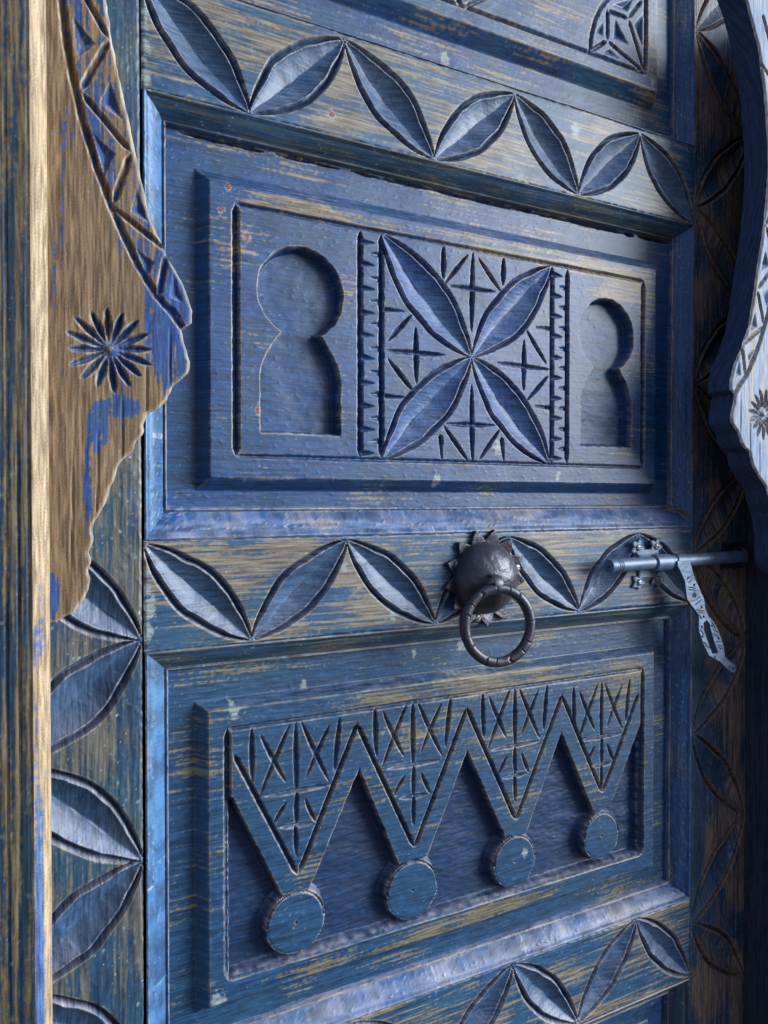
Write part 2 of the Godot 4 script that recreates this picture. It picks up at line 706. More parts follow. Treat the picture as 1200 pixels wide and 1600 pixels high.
func arch_board(called: String, label: String, mirrored: bool, st: Style, top: float, cell: float) -> void:
	var t := thing(called, label, "carved arch board", Vector3(MIRROR - 0.03 if mirrored else 0.03, HY - 0.09, 0.053), "scalloped arch boards either side of the door")
	begin(0.022, -0.0905, 0.1625, top, cell, 0.087)
	XR.resize(gh)
	for j in gh:
		var y := gy + j * gc
		var x := 0.052
		for k in EDGE.size() - 1:
			var a: Vector2 = EDGE[k]
			var b: Vector2 = EDGE[k + 1]
			if y >= a.y and y <= b.y:
				x = lerpf(a.x, b.x, (y - a.y) / maxf(b.y - a.y, 1e-5))
		if mirrored:
			x -= 0.014 * smoothstep(0.07, 0.0, y)
		XR[j] = x + 0.0005 * nD.get_noise_1d(y * 90.0) + (0.0016 * nB.get_noise_1d(y * 70.0) * smoothstep(0.09, 0.05, y) if not mirrored else 0.0)
	# the sawn edge is rubbed round
	for j in gh:
		for i in gw:
			var e := XR[j] - (gx + i * gc)
			var yy := gy + j * gc
			if not mirrored and yy > 0.15:
				W[j * gw + i] -= 0.62 * smoothstep(0.042, 0.026, e) + 0.25 * smoothstep(0.26, 0.17, yy) * smoothstep(0.05, 0.02, e)
			if e < 0.003:
				H[j * gw + i] -= 0.0022 * pow(clampf(1.0 - e / 0.003, 0.0, 1.0), 1.6)
	var L := 0.087
	# an arc groove follows the edge, with a zigzag and sunk triangles between
	var arc := [Vector2(0.0645, 0.47), Vector2(0.0635, 0.42), Vector2(0.0648, 0.3669), Vector2(0.0672, 0.3397), Vector2(0.071, 0.3174), Vector2(0.0788, 0.2817), Vector2(0.0877, 0.2528), Vector2(0.0976, 0.2261), Vector2(0.1082, 0.2013), Vector2(0.1176, 0.1823), Vector2(0.132, 0.1596), Vector2(0.1443, 0.1471), Vector2(0.1508, 0.1385)]
	if mirrored:
		arc = [Vector2(0.105, 0.60), Vector2(0.082, 0.55), Vector2(0.070, 0.50)] + arc
	cuts(arc, 0.0062, 0.0048, L)
	var zz := [Vector2(0.0885, 0.42), Vector2(0.0665, 0.398), Vector2(0.0978, 0.3475), Vector2(0.0772, 0.304), Vector2(0.1132, 0.2664), Vector2(0.0994, 0.223), Vector2(0.1405, 0.1956), Vector2(0.1329, 0.1567), Vector2(0.1520, 0.1440)]
	if mirrored:
		zz = [Vector2(0.112, 0.545), Vector2(0.076, 0.52), Vector2(0.093, 0.475), Vector2(0.064, 0.452)] + zz
	for k in zz.size() - 1:
		cut(zz[k].x, zz[k].y, zz[k + 1].x, zz[k + 1].y, 0.0052, 0.0042, L, 0)
	var tris := [[Vector2(0.0726, 0.3560), Vector2(0.0877, 0.3418), Vector2(0.0755, 0.328)], [Vector2(0.0981, 0.316), Vector2(0.0911, 0.2989), Vector2(0.1072, 0.2898)], [Vector2(0.0855, 0.2744), Vector2(0.1015, 0.263), Vector2(0.0936, 0.2445)], [Vector2(0.1169, 0.239), Vector2(0.1130, 0.2208), Vector2(0.1268, 0.215)], [Vector2(0.1167, 0.1934), Vector2(0.1301, 0.1851), Vector2(0.1238, 0.1709)], [Vector2(0.145, 0.178), Vector2(0.1425, 0.160), Vector2(0.152, 0.157)], [Vector2(0.090, 0.385), Vector2(0.080, 0.392), Vector2(0.089, 0.402)], [Vector2(0.067, 0.43), Vector2(0.080, 0.445), Vector2(0.069, 0.458)]]
	for k in tris.size():
		triangle(tris[k][0], tris[k][1], tris[k][2], 0.006, L, 0.8, region("sunk_triangle"))
	# the sixteen-rayed star
	var star := region("carved_star")
	for k in 16:
		var a := TAU * k / 16.0 + 0.08
		var r := 0.0315 * (0.93 + 0.14 * rng.randf())
		var c := Vector2(0.0972, 0.1150)
		var d := Vector2(cos(a), sin(a))
		var p := c + d * 0.0015
		var q := c + d * r
		cut(p.x, p.y, q.x, q.y, 0.0060, 0.0058, L, 1, star)
	# long cracks along the grain
	for k in 5:
		var x := 0.068 + 0.018 * k
		cut(x, -0.08 + 0.02 * k, x + 0.003, 0.05 + 0.03 * k, 0.0014, 0.0016, L, 1)
	# blue paint left in patches
	if not mirrored:
		wear_patch(0.145, 0.125, 0.024, 0.055, -1.1)
		wear_patch(0.104, 0.072, 0.020, 0.010, -0.8)
		wear_patch(0.088, 0.055, 0.009, 0.024, -1.1)
		wear_patch(0.081, 0.015, 0.004, 0.035, -0.9)
		wear_patch(0.055, -0.07, 0.007, 0.022, -1.1)
	finish("carved_face", t, st, true, "bare", 0.053, mirrored)


func frame_and_boards() -> void:
	# left post: a squared timber with a rounded, rubbed arris
	var st := Style.new()
	st.wear = 0.14
	st.low = 0.3
	st.streak = 0.7
	st.keep = 0.8
	st.wood = Color(0.20, 0.15, 0.07)
	st.wood_dark = Color(0.085, 0.045, 0.026)
	st.blue = Color(0.014, 0.034, 0.062)
	st.blue_pale = Color(0.03, 0.066, 0.11)
	st.teal = Color(0.014, 0.045, 0.07)
	st.fleck = 0.25
	st.rough = 1.5
	for right in [false, true]:
		var t := thing("door_frame_post", "weathered timber frame post at the far right, in shade beyond the bolt" if right else "dark streaky timber frame post with cream worn arris at the left", "door frame", Vector3(1.0 if right else 0.0, HY - 0.6, 0), "timber posts either side of the door")
		if not right:
			begin(-0.03, -0.62, 0.052, 0.66, 0.0011, 0.115)
			for j in gh:
				for i in gw:
					var e := 0.052 - (gx + i * gc)
					var y := gy + j * gc
					var r := 0.0125 + 0.001 * nD.get_noise_1d(y * 9.0)
					if e < r:
						var q := 1.0 - e / r
						H[j * gw + i] -= r * (1.0 - sqrt(maxf(0.0, 1.0 - q * q * 0.96)))
					# the arris has lost its paint to bare pale wood, bluest low down
					if e < 0.0128:
						W[j * gw + i] += 1.05 + 0.9 * nC.get_noise_2d(e * 60.0, y * 3.5) - (0.9 * smoothstep(-0.02, -0.25, y) if e > 0.006 else 0.0)
			for once in 1:
				for k in 9:
					var x := -0.02 + 0.0072 * k
					cut(x, -0.6 + 0.1 * (k % 3), x + 0.002, 0.6 - 0.12 * (k % 4), 0.0015, 0.0014, 0.115, 1)
				post_tint(t, st)
		var a := Vector3(-0.03, HY - 0.62, -0.045)
		var b := Vector3(0.025, HY + 0.66, 0.053)
		if right:
			a.y = HY - 1.05
			a.x = 0.961
			b.x = 1.02
		bar("jamb", t, a, b, M.bare, Color(0.055, 0.075, 0.12))
		if right:
			bar("post", t, Vector3(0.946, HY - 1.05, 0.0532), Vector3(1.02, HY + 0.66, 0.105), M.bare, Color(0.055, 0.075, 0.12))  # out of view; its width and depth set to shade the right stile
	var sl := Style.new()
	sl.wear = 0.72
	sl.low = 0.35
	sl.streak = 0.45
	sl.soft = 0.10
	sl.keep = 0.96
	sl.wood = Color(0.30, 0.20, 0.105)
	sl.wood_dark = Color(0.13, 0.082, 0.042)
	sl.blue = Color(0.022, 0.07, 0.24)
	sl.blue_pale = Color(0.05, 0.12, 0.33)
	sl.teal = Color(0.05, 0.10, 0.16)
	sl.pale = Color(0.55, 0.50, 0.40)
	sl.rim = 0.7
	sl.fleck = 0.15
	sl.carved_wear = -0.35
	sl.rough = 1.3
	arch_board("arch_board", "brown weathered scalloped arch board with carved star, blue patches, at the left", false, sl, 0.44, 0.001)
	var sr := Style.new()  # right board: its bright sheen is put into these pale blue-white colours
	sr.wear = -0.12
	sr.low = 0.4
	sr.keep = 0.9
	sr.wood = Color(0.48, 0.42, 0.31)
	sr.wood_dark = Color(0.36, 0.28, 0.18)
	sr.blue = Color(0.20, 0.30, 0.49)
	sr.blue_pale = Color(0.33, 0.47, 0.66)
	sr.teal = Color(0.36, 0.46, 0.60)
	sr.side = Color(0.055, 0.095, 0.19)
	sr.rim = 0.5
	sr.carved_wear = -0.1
	arch_board("arch_board", "scalloped arch board with bright sheen put into its pale blue-white colour, at the far right", true, sr, 0.63, 0.0012)


func post_tint(t: Node3D, st: Style) -> void:
	# the rubbed arris shows cream wood; the face keeps its dark paint
	var s2 := Style.new()
	for p in ["wear", "low", "streak", "keep", "fleck", "rough", "blue", "blue_pale", "teal", "wood_dark"]:
		s2.set(p, st.get(p))
	s2.wood = st.wood
	# the arris is a part of its own
	var reg := region("worn_arris")
	for j in gh:
		for i in gw:
			if 0.052 - (gx + i * gc) < 0.0125:
				R[j * gw + i] = reg
	finish_two(t, s2)


func finish_two(t: Node3D, st: Style) -> void:
	var cream := Style.new()
	cream.wear = 0.0
	cream.low = 0.5
	cream.streak = 0.25
	cream.keep = 0.97
	cream.wood = Color(0.66, 0.50, 0.30)
	cream.wood_dark = Color(0.42, 0.30, 0.17)
	cream.blue = Color(0.07, 0.15, 0.42)
	cream.blue_pale = Color(0.17, 0.28, 0.56)
	cream.teal = Color(0.14, 0.26, 0.46)
	cream.fleck = 0.3
	cream.carved_wear = 0.0
	cream.rough = 0.0
	var keepR := R.duplicate()
	var keepW := W.duplicate()
	# face first, without the arris
	for k in R.size():
		if R[k] > 0:
			R[k] = -1
	finish("post", t, st, true, "bare", 0.053)
	R = keepR
	W = keepW
	for k in R.size():
		R[k] = 0 if R[k] > 0 else -1
	finish("worn_arris", t, cream, true, "bare", 0.053)


# ------------------------------------------------------------------ the door leaf
func panel_base(bx0: float, by0: float, bx1: float, by1: float, rx: float, rb: float, rt: float) -> void:
	for j in gh:
		var y := gy + j * gc
		var dy := minf((y - by0) / rb, (by1 - y) / rt)
		for i in gw:
			var x := gx + i * gc
			var d := minf(dy, minf((x - bx0) / rx, (bx1 - x) / rx))
			d = clampf(d, 0.0, 1.0)
			H[j * gw + i] = lerpf(FLOOR, FIELD, d) - (0.0004 if d >= 1.0 else 0.0)


func frame_groove(x0: float, y0: float, x1: float, y1: float) -> void:
	var e := 0.002
	cut(x0, y0 - e, x0, y1 + e, 0.0074, 0.0075, FIELD)
	cut(x1, y0 - e, x1, y1 + e, 0.0074, 0.0075, FIELD)
	cut(x0 - e, y1, x1 + e, y1, 0.0050, 0.0040, FIELD)
	cut(x0 - e, y0, x1 + e, y0, 0.0050, 0.0040, FIELD)


func moulding(parent: Node3D, x0: float, y0: float, x1: float, y1: float, mx: float, mb: float, mt: float, st: Style, sides := "tblr") -> void:
	var o := [Vector2(x0, y0), Vector2(x1, y0), Vector2(x1, y1), Vector2(x0, y1)]
	var n := [Vector2(x0 + mx, y0 + mb), Vector2(x1 - mx, y0 + mb), Vector2(x1 - mx, y1 - mt), Vector2(x0 + mx, y1 - mt)]
	for k in 4:
		if not sides.contains("brtl"[k]):
			continue
		var a: Vector2 = o[k]
		var b: Vector2 = o[(k + 1) % 4]
		var c: Vector2 = n[k]
		var d: Vector2 = n[(k + 1) % 4]
		var seg := int((b - a).length() / 0.0018)
		var ph := rng.randf() * 9.0
		var f := func(s: float, q: float) -> Vector3:
			var p := a.lerp(b, s).lerp(c.lerp(d, s), q)
			var z := 0.0
			if q < 0.13:
				z = 0.0012 * sin(q / 0.13 * PI)
			elif q < 0.19:
				z = -0.0022 * smoothstep(0.13, 0.19, q)
			elif q < 0.78:
				var t := (q - 0.19) / 0.59
				z = -0.0022 - 0.0135 * t + 0.0016 * sin(t * PI)
			elif q < 0.84:
				z = -0.0157 - 0.0022 * sin((q - 0.78) / 0.06 * PI)
			else:
				var t := (q - 0.84) / 0.16
				z = -0.0157 + 0.0014 * sin(minf(t * 1.4, 1.0) * PI) - 0.0075 * smoothstep(0.3, 1.0, t)
			var u := s * (b - a).length() * 1.0
			var lump := nB.get_noise_2d(u * 210.0 + ph * 7.0, q * 6.0 + ph)
			z += 0.0002 * nC.get_noise_2d(u * 22.0 + ph, q * 2.0) + (maxf(0.0, lump - 0.5) * 0.0035 * st.lump)
			var near := minf(s, 1.0 - s) * (b - a).length()
			z += 0.0035 * maxf(0.0, nC.get_noise_2d(u * 110.0 + ph, q * 5.0) + 0.1) * smoothstep(0.05, 0.0, near) * smoothstep(0.3, 0.8, q) * st.lump
			return Vector3(p.x, p.y + HY, z - 0.0006)
		sheet("moulding", parent, seg, 26, f, st, M.paint, k % 2 == 1, true)


func zigzag_petals(xs: Array, ys: Array, half: float, lvl: float, slope: float) -> void:
	for k in xs.size() - 1:
		petal(xs[k], ys[k], xs[k + 1], ys[k + 1], half, lvl, "carved_petal", slope)


func door() -> void:
	var t := thing("door_leaf", "blue painted carved wooden door leaf with raised panels between two arch boards", "door", Vector3(0.49, HY - 0.66, -0.045))
	# ---- three rails
	var rail := Style.new()
	rail.wear = 0.06
	rail.streak = 0.5
	rail.keep = 0.72
	rail.wood = Color(0.42, 0.34, 0.19)
	rail.dust_sheen_amount = 0.3
	rail.carved_wear = -0.62
	rail.blue = Color(0.012, 0.066, 0.17)
	rail.blue_pale = Color(0.04, 0.15, 0.31)
	var fc := Style.new()
	fc.wear = -0.35
	fc.low = 0.25
	fc.streak = 0.15
	fc.keep = 0.5
	fc.blue = Color(0.025, 0.075, 0.18)
	fc.blue_pale = Color(0.085, 0.170, 0.32)
	fc.teal = Color(0.09, 0.16, 0.28)
	fc.carved_wear = 0.0
	fc.fleck = 0.2
	fc.dust_sheen_amount = 0.6
	rail.facet = fc
	var xs := [0.138, 0.237, 0.336, 0.442, 0.549, 0.645, 0.747, 0.8455]
	begin(0.1385, 0.363, 0.8455, 0.4662, 0.00095)
	soften(0.0028, 0.0014)
	zigzag_petals(xs, [0.4625, 0.3645, 0.4605, 0.3645, 0.4600, 0.3655, 0.4600, 0.3655], 0.0262, 0.0, 0.50)
	wear_patch(0.25, 0.44, 0.10, 0.05, 0.28)
	wear_patch(0.42, 0.40, 0.12, 0.035, 0.3)
	wear_patch(0.56, 0.385, 0.10, 0.02, 0.3)
	chips = [Vector4(0.3215, 0.3821, 0.0032, 0), Vector4(0.6405, 0.439, 0.006, 1), Vector4(0.1420, 0.372, 0.004, 0), Vector4(0.1415, 0.40, 0.004, 1)]
	for k in 16:
		chips.append(Vector4(0.1392 + 0.003 * rng.randf(), 0.366 + 0.098 * rng.randf(), 0.0012 + 0.0022 * rng.randf(), 1.0))
	finish("rail", t, rail, false, "paint", -0.04, false, null, "upper cross rail with seven carved petals")
	begin(0.1385, -0.135, 0.8455, -0.0355, 0.00095)
	soften(0.0028, 0.0014)
	zigzag_petals([0.1385, 0.2376, 0.338, 0.4435, 0.541, 0.6484, 0.7473, 0.8455], [-0.0385, -0.1325, -0.0400, -0.1328, -0.0415, -0.1330, -0.0420, -0.1345], 0.0238, 0.0, 0.50)
	wear_patch(0.27, -0.065, 0.09, 0.03, 0.4)
	wear_patch(0.40, -0.095, 0.09, 0.04, 0.05)
	cut(0.14, -0.083, 0.20, -0.080, 0.0013, 0.003, 0.0, 1)
	chips = [Vector4(0.2985, -0.056, 0.0025, 1), Vector4(0.1425, -0.094, 0.006, 1), Vector4(0.335, -0.066, 0.003, 1), Vector4(0.392, -0.121, 0.003, 1), Vector4(0.143, -0.115, 0.003, 1)]
	for k in 14:
		chips.append(Vector4(0.1392 + 0.003 * rng.randf(), -0.134 + 0.096 * rng.randf(), 0.0012 + 0.0022 * rng.randf(), 1.0))
	finish("rail", t, rail, false, "paint", -0.04, false, null, "middle cross rail that carries the knocker and the bolt")
	begin(0.30, -0.639, 0.8455, -0.5315, 0.0012)
	soften(0.0028, 0.0014)
	rail.wear = 0.08
	zigzag_petals([0.3445, 0.4505, 0.5501, 0.6478, 0.7472, 0.8455], [-0.536, -0.634, -0.5345, -0.6345, -0.5330, -0.6345], 0.0225, 0.0, 0.50)
	finish("rail", t, rail, false, "paint", -0.04, false, null, "lower cross rail with carved petals")
	# ---- stiles
	var stile := Style.new()
	stile.wear = 0.16
	stile.low = 0.4
	stile.keep = 0.55
	stile.streak = 0.42
	stile.wood = Color(0.29, 0.245, 0.14)
	stile.wood_dark = Color(0.12, 0.09, 0.05)
	stile.blue = Color(0.015, 0.055, 0.125)
	stile.blue_pale = Color(0.04, 0.11, 0.20)
	stile.teal = Color(0.03, 0.13, 0.19)
	stile.fleck = 0.9
	stile.carved_wear = -0.7
	stile.lump = 0.5
	stile.facet = fc
	begin(0.0255, -0.60, 0.1368, 0.47, 0.0011)
	soften(0.0022, 0.0012)
	zigzag_petals([0.0279, 0.1358, 0.0279, 0.1358, 0.0279, 0.134], [-0.0270, -0.1236, -0.2184, -0.3205, -0.4120, -0.5100], 0.0268, 0.0, 0.50)
	finish("stile", t, stile, true, "paint", -0.04, false, null, "left stile with carved petals, behind the arch board")
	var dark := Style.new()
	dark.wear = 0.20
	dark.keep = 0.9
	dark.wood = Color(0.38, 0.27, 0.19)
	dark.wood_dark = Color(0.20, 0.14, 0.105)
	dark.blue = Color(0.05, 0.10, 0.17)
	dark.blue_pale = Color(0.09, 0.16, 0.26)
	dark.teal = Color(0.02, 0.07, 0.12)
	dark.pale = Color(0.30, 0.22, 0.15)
	dark.dust_sheen = Color(0.16, 0.13, 0.11)
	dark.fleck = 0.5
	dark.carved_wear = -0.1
	begin(0.8475, -0.78, 0.9605, 0.70, 0.0014, -0.002)
	soften(0.0022, 0.0012)
	zigzag_petals([0.957, 0.8500, 0.9583, 0.8500, 0.9583, 0.8500, 0.9583, 0.8500, 0.9600, 0.8500], [0.730, 0.6200, 0.505, 0.3888, 0.270, 0.1548, 0.040, -0.0700, -0.1949, -0.3124], 0.0235, -0.002, 0.50)
	zigzag_petals([0.8500, 0.9590, 0.8510, 0.9600], [-0.3124, -0.440, -0.5681, -0.6687], 0.0235, -0.002, 0.50)
	wear_patch(0.858, -0.40, 0.022, 0.28, -0.7)
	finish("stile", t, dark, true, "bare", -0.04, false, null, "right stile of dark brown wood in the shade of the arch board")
	bar("added_backing", t, Vector3(0.025, HY - 0.80, -0.052), Vector3(0.961, HY + 0.71, -0.041), M.bare, Color(0.05, 0.04, 0.03))  # added behind the joints so the sky does not shine through
	panel_upper(t)
	panel_lower(t)
	panel_top(t)
	panel_bottom(t)
	# ---- mouldings round the four openings
	var mo := Style.new()
	mo.wear = -0.16
	mo.mottle = 0.1
	mo.low = 0.3
	mo.keep = 0.7
	mo.blue = Color(0.018, 0.090, 0.27)
	mo.blue_pale = Color(0.055, 0.175, 0.40)
	mo.teal = Color(0.06, 0.16, 0.32)
	mo.wood = Color(0.40, 0.32, 0.21)
	mo.dust_sheen_amount = 0.55
	mo.dust_sheen = Color(0.40, 0.40, 0.52)  # bright sheen of the bottom mouldings is put into this ledge colour
	mo.lump = 0.7
	mo.fleck = 0.8
	mo.rim = 0.55
	moulding(t, 0.1390, -0.0360, 0.8465, 0.3632, 0.0255, 0.0315, 0.0200, mo, "br")
	moulding(t, 0.1390, -0.5320, 0.8465, -0.1350, 0.0260, 0.0240, 0.0240, mo, "br")
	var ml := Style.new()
	for p in ["low", "keep", "wood", "dust_sheen_amount", "lump", "fleck", "rim"]:
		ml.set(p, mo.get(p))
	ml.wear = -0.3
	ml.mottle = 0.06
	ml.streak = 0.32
	ml.blue = Color(0.040, 0.145, 0.36)  # left mouldings face the sun; that brightness is put into a paler blue
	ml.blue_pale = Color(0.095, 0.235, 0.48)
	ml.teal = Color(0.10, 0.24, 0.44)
	moulding(t, 0.1390, -0.0360, 0.8465, 0.3632, 0.0255, 0.0315, 0.0200, ml, "l")
	moulding(t, 0.1390, -0.5320, 0.8465, -0.1350, 0.0260, 0.0240, 0.0240, ml, "l")
	moulding(t, 0.1390, 0.4660, 0.8465, 0.80, 0.0250, 0.0130, 0.0220, mo, "b")
	moulding(t, 0.1390, 0.4660, 0.8465, 0.70, 0.0250, 0.0130, 0.0220, mo, "r")
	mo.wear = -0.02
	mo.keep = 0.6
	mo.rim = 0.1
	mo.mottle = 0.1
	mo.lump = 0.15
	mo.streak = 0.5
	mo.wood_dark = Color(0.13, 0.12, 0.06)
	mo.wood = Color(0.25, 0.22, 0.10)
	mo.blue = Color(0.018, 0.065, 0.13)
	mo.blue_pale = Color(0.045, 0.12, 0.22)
	moulding(t, 0.1390, -0.0360, 0.8465, 0.3632, 0.0255, 0.0315, 0.0200, mo, "t")
	moulding(t, 0.1390, -0.5320, 0.8465, -0.1350, 0.0260, 0.0240, 0.0240, mo, "t")
	moulding(t, 0.1390, -0.90, 0.8465, -0.6385, 0.0260, 0.0240, 0.0240, mo, "tr")


func panel_style() -> Style:
	var s := Style.new()
	s.wear = -0.30
	s.low = 0.38
	s.streak = 0.40
	s.soft = 0.14
	s.fleck = 0.25
	s.keep = 0.85
	s.dust_sheen_amount = 0.3
	s.carved_wear = -0.5
	s.blue = Color(0.008, 0.052, 0.172)
	s.blue_pale = Color(0.020, 0.108, 0.315)
	s.teal = Color(0.02, 0.085, 0.16)
	s.lump = 0.2
	var f := Style.new()
	f.wear = -0.4
	f.low = 0.25
	f.streak = 0.15
	f.blue = Color(0.022, 0.075, 0.24)
	f.blue_pale = Color(0.07, 0.16, 0.42)
	f.teal = Color(0.07, 0.16, 0.32)
	f.carved_wear = 0.0
	f.fleck = 0.1
	s.facet = f
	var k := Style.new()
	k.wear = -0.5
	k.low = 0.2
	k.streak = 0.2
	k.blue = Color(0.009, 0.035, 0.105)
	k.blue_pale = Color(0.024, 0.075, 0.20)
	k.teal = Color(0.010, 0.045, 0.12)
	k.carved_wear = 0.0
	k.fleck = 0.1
	k.dust_sheen_amount = 0.35
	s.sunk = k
	return s


func niche(cx: float, cy: float, r: float, bottom: float) -> void:
	# a horseshoe arch: round head, pinched neck, body that flares and drops straight
	var reg := region("keyhole_niche")
	var s := span(cx - r * 1.1, bottom - 0.004, cx + r * 1.1, cy + r * 1.1)
	var neck := cy - r * 0.89
	for j in range(s.position.y, s.end.y):
		var y := gy + j * gc
		for i in range(s.position.x, s.end.x):
			var x := gx + i * gc
			var wob := 0.0007 * nD.get_noise_2d(x * 70.0, y * 70.0)
			var d := r - Vector2(x - cx, y - cy).length()
			if y < neck + 0.004:
				var q := clampf((neck - y) / 0.046, 0.0, 1.0)
				var hw := r * lerpf(0.455, 0.94, sin(q * PI * 0.5))
				d = maxf(d, minf(hw - absf(x - cx), y - bottom))
			d += wob
			if d > 0.0:
				var at := j * gw + i
				var z := minf(d * 4.5, 0.0150 + 0.0008 * nC.get_noise_2d(x * 14.0, y * 18.0) + 0.00004 * nD.get_noise_2d(x * 90.0, y * 90.0))
				H[at] = minf(H[at], FIELD - z)
				R[at] = reg


func panel_upper(t: Node3D) -> void:
	begin(0.160, -0.008, 0.838, 0.346, 0.0009, FLOOR)
	panel_base(0.1908, 0.0098, 0.7915, 0.3112, 0.0095, 0.0120, 0.0150)
	for k in 60:
		var x := 0.160 + 0.66 * rng.randf()
		cut(x, 0.3416 + 0.001 * rng.randf(), x + 0.01 + 0.05 * rng.randf(), 0.3416 - 0.001 * rng.randf(), 0.0015 + 0.004 * rng.randf(), 0.006, FLOOR, 1)
	frame_groove(0.2253, 0.0424, 0.7600, 0.2792)
	var L := FIELD
	# the square with a four-petalled cross
	var reg := region("carved_square")
	for p in [[0.3815, 0.4825], [0.4955, 0.6085]]:
		var s := span(p[0], 0.044, p[1], 0.277)
		for j in range(s.position.y, s.end.y):
			for i in range(s.position.x, s.end.x):
				R[j * gw + i] = reg
	var sq := span(0.3815, 0.044, 0.6085, 0.277)
	for j in range(sq.position.y, sq.end.y):
		for i in range(sq.position.x, sq.end.x):
			R[j * gw + i] = reg
	for side in 2:
		var x0 := 0.3565 if side == 0 else 0.6098
		var x1 := 0.3810 if side == 0 else 0.6335
		var rg := region("toothed_border")
		var s := span(x0, 0.044, x1, 0.277)
		for j in range(s.position.y, s.end.y):
			for i in range(s.position.x, s.end.x):
				R[j * gw + i] = rg
		cut(x0, 0.0430, x0, 0.2775, 0.0068, 0.0075, L, 0, rg)
		cut(x1, 0.0430, x1, 0.2775, 0.0068, 0.0075, L, 0, rg)
		for k in 10:
			var y := 0.2665 - k * 0.0241
			var j1 := (rng.randf() - 0.5) * 0.003
			cut(x0 + 0.001, y + j1, x0 + 0.0175, y + j1 * 0.3, 0.0078, 0.0050, L, 2, rg)
			if k < 9:
				cut(x1 - 0.001, y - 0.0125 - j1, x1 - 0.0145, y - 0.0125, 0.0076, 0.0044, L, 2, rg)
	var c := Vector2(0.4948, 0.1594)
	petal(0.3815, 0.2770, c.x, c.y, 0.0275, L, "carved_petal", 0.48)
	petal(0.6085, 0.2760, c.x, c.y, 0.0265, L, "carved_petal", 0.48)
	petal(0.3820, 0.0425, c.x, c.y, 0.0265, L, "carved_petal", 0.48)
	petal(0.6070, 0.0430, c.x, c.y, 0.0265, L, "carved_petal", 0.48)
	# chip cuts between the petals
	var d := 0.0056
	var e := 0.0064
	for q in [[0.4575, 0.2770, 0.4575, 0.2400, 1], [0.4903, 0.2724, 0.4580, 0.2340, 1], [0.4965, 0.2770, 0.4945, 0.1860, 1], [0.5032, 0.2712, 0.5352, 0.2370, 1], [0.5391, 0.2766, 0.5379, 0.2440, 1], [0.4650, 0.2345, 0.5280, 0.2360, 1],
			[0.3840, 0.1990, 0.4110, 0.2004, 2], [0.4188, 0.1985, 0.3880, 0.1655, 1], [0.3840, 0.1567, 0.4602, 0.1585, 1], [0.4225, 0.1860, 0.4238, 0.1240, 1], [0.3880, 0.1490, 0.4220, 0.1145, 1], [0.3840, 0.1090, 0.4125, 0.1094, 2],
			[0.6090, 0.2030, 0.5820, 0.2020, 2], [0.5711, 0.1985, 0.6020, 0.1605, 1], [0.5684, 0.1870, 0.5680, 0.1260, 1], [0.6086, 0.1545, 0.5280, 0.1562, 1], [0.6050, 0.1475, 0.5720, 0.1150, 1], [0.6088, 0.1095, 0.5810, 0.1105, 2],
			[0.4948, 0.1300, 0.4962, 0.0410, 1], [0.4600, 0.0835, 0.5280, 0.0850, 1], [0.4578, 0.0823, 0.4910, 0.0430, 1], [0.4541, 0.0720, 0.4560, 0.0410, 2], [0.5343, 0.0815, 0.5050, 0.0450, 1], [0.5362, 0.0720, 0.5405, 0.0410, 2]]:
		cut(q[0], q[1], q[2], q[3], d * (1.25 if absf(q[0] - q[2]) < 0.006 else 1.0), e, L, int(q[4]), reg)
	niche(0.2918, 0.2045, 0.0452, 0.0655)
	niche(0.6985, 0.2045, 0.0450, 0.0665)
	wear_patch(0.27, 0.288, 0.055, 0.010, 0.75)
	wear_patch(0.36, 0.286, 0.05, 0.008, 0.3)
	wear_patch(0.52, 0.285, 0.28, 0.016, 0.42)
	wear_patch(0.55, 0.262, 0.10, 0.03, 0.34)
	wear_patch(0.70, 0.272, 0.07, 0.035, 0.38)
	wear_patch(0.765, 0.25, 0.02, 0.05, 0.3)
	wear_patch(0.50, 0.33, 0.33, 0.02, 0.2)
	wear_patch(0.345, 0.235, 0.015, 0.03, 0.2)
	wear_patch(0.47, 0.20, 0.10, 0.06, 0.12)
	wear_patch(0.22, 0.26, 0.02, 0.05, 0.15)
	chips = [Vector4(0.2109, 0.2708, 0.0030, 0), Vector4(0.2362, 0.25, 0.0032, 0), Vector4(0.2466, 0.0871, 0.0028, 0), Vector4(0.2171, 0.2927, 0.0030, 0), Vector4(0.531, 0.060, 0.005, 1), Vector4(0.62, 0.029, 0.003, 1), Vector4(0.45, 0.022, 0.004, 1)]
	finish("raised_panel", t, panel_style(), false, "paint", -0.036, false, null, "upper raised panel with two keyhole niches and a petalled square")


